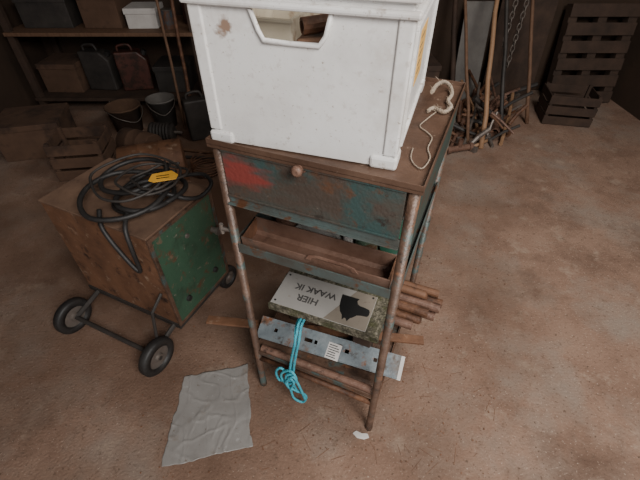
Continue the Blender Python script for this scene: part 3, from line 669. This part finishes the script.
for i, (x, L_) in enumerate([(1.44, 1.1), (1.52, 1.25)]):
    ch = thing('chain', ['shorter dark chain hanging from a bracket on the wall', 'longer dark chain hanging from a bracket on the wall'][i], 'chain', (x, 3.30, 1.6), 0, 'chains hanging on the back wall')
    MB().tube([(0, .352, .012), (0, -.02, .012)], .008).tube([(0, -.02, .012), (0, -.022, .03)], .008).obj('bracket', m_dgrey, ch)
    lk = MB(); z = 0; j = 0
    while z > -L_:
        pts = []
        for k in range(12):
            a = k*2*PI/12; px, pz = .015*math.cos(a), .026*math.sin(a)
            pts.append(Vector((px if j % 2 else 0, 0 if j % 2 else px, z+pz-.008)))
        lk.tube(pts, .005, 6, closed=True); z -= .039; j += 1
    lk.obj('links', m_steel, ch, smooth=True)
random.seed(21)
G3 = 'scrap iron pile by the back wall'
def scr(u, v, z=0): return PZ(u, v, z)
def fitting(p, rz, s, label, m):
    t_ = thing('pipe_fitting', label, 'pipe fitting', p, rz, G3)
    MB().tube([(-.09*s, 0, .03*s), (.09*s, 0, .03*s)], .022*s, 12, ri=.017*s).obj('pipe_body', m, t_)
    for x in (-.09, .09): MB().tube([((x-.012)*s, 0, .03*s), ((x+.012)*s, 0, .03*s)], .03*s, 12, ri=.02*s).obj('collar', m, t_)
    MB().tube([(0, 0, .05*s), (0, 0, .10*s)], .018*s, 12, ri=.013*s).obj('branch', m, t_)
fitting(scr(458, 152), .3, 1.0, 'rusty pipe fitting at the left front of the scrap pile', m_rust2)
fitting(scr(494, 130), 1.2, 1.2, 'rusty pipe fitting behind the broom handle foot', m_rust2)
fitting(scr(455, 124), -.5, 1.1, 'rusty pipe fitting at the back left of the scrap pile', m_rust)
t_ = thing('hammer', 'hammer with wooden handle lying in front of the scrap pile', 'hammer', scr(470, 150), 2.2)
MB().box((-.05, -.018, 0), (.05, .018, .036)).obj('hammer_head', m_steel, t_, bevel=.004)
MB().tube([(0, -.019, .018), (0, -.26, .014)], .012, 10).obj('handle', m_pole, t_, smooth=True)
bars = [((450, 150), (468, 112), .014), ((455, 140), (505, 126), .012), ((492, 148), (470, 112), .012), ((500, 146), (508, 108), .014), ((474, 122), (500, 114), .016), ((458, 112), (484, 100), .015),
        ((462, 150), (474, 104), .010), ((478, 138), (456, 104), .011), ((496, 138), (482, 96), .010), ((486, 126), (462, 98), .012)]
bl = ['rusty bar at the left front of the scrap pile', 'long rusty bar across the middle of the scrap pile', 'rusty bar slanting under the broom handle', 'rusty bar at the right end of the scrap pile', 'rusty bar behind the pipe fittings', 'rearmost flat-lying rusty bar of the scrap pile',
      'thin upright rusty bar near the thin brown stick', 'rusty bar leaning left across the middle of the pile', 'thin bar leaning up beside the broom handle', 'rusty bar leaning back at the rear of the pile']
for i, ((a, b, r), lb) in enumerate(zip(bars, bl)):
    p0 = scr(*a)+Vector((0, 0, r)); p1 = scr(*b)+Vector((0, 0, r+.05+.02*i))
    tag(MB().tube([p0, p0.lerp(p1, .5)+Vector((.004*i, 0, 0)), p1], r, 8).obj('scrap_bar', [m_rust2, m_rust, m_steel, m_pole][i % 4], origin=p0), lb, 'bar', G3)
G5 = 'short rods tangled in the scrap pile'
for i in range(48):
    u, v = random.uniform(446, 512), random.uniform(88, 150)
    p0 = scr(u, v)+Vector((0, 0, .012+random.uniform(0, .09))); a = random.uniform(0, PI); L_ = random.uniform(.12, .3)
    p1 = p0+Vector((math.cos(a)*L_, math.sin(a)*L_*.6, random.uniform(.0, .16)))
    tag(MB().tube([p0, p0.lerp(p1, .5)+Vector((0, .01, .005)), p1], random.uniform(.008, .020), 8).obj('scrap_rod', [m_rust, m_rust2, m_dgrey, m_steel, m_orange][i % 5], origin=p0), 'short rusty rod tangled in the scrap pile', 'rod', G5)
for i, (u, v, s) in enumerate([(465, 132, .05), (486, 140, .045), (503, 134, .05), (450, 136, .045), (492, 118, .06), (470, 116, .06), (480, 128, .05), (458, 144, .04)]):
    if i % 2:
        t_ = thing('flange', 'rusty round flange lying among the scrap iron', 'flange', scr(u, v), i*.7, G3+' flanges')
        MB().lathe([(s*.35, 0), (s, 0), (s, .018), (s*.55, .02), (s*.5, .05), (s*.35, .05), (s*.35, 0)], n=24).obj('ring', [m_rust, m_steel, m_rust2][i % 3], t_)
    else:
        t_ = thing('angle_bracket', 'rusty angle bracket lying among the scrap iron', 'bracket', scr(u, v), i*1.1, G3+' brackets')
        MB().prism([(-s, 0), (s, 0), (s, .008), (-s+.008, .008), (-s+.008, s*1.3), (-s, s*1.3)], -.02, .02, Matrix.Rotation(R(90), 4, 'X')).obj('angle', [m_rust2, m_orange][i % 4 // 2], t_)

# ---------------- light & camera
def area(name, loc, tgt, size, e, col):
    l = bpy.data.lights.new(name, 'AREA'); l.size = size; l.energy = e; l.color = col
    o = bpy.data.objects.new(name, l); COL.objects.link(o); o.location = loc
    o.rotation_euler = (Vector(tgt)-Vector(loc)).to_track_quat('-Z', 'Y').to_euler(); return o
area('door_daylight', (.85, -.95, 2.45), (.2, .7, .3), 1.1, 105, (1, .965, .93))
area('overhead_fill', (1.4, 1.1, 2.62), (1.0, 1.4, 0), .8, 30, (1, .94, .88))  # added fill lamp to brighten the right floor; the ceiling is closed
w = bpy.data.worlds.new('world'); bpy.context.scene.world = w; w.use_nodes = True
w.node_tree.nodes['Background'].inputs['Color'].default_value = (.95, .97, 1, 1)
w.node_tree.nodes['Background'].inputs['Strength'].default_value = .6
cam = bpy.data.cameras.new('camera'); co = bpy.data.objects.new('camera', cam); COL.objects.link(co)
co.location = CAM; co.rotation_euler = (PI/2-TH, 0, 0); cam.sensor_width = 36; cam.lens = F/640*36; cam.clip_start = .02
bpy.context.scene.camera = co
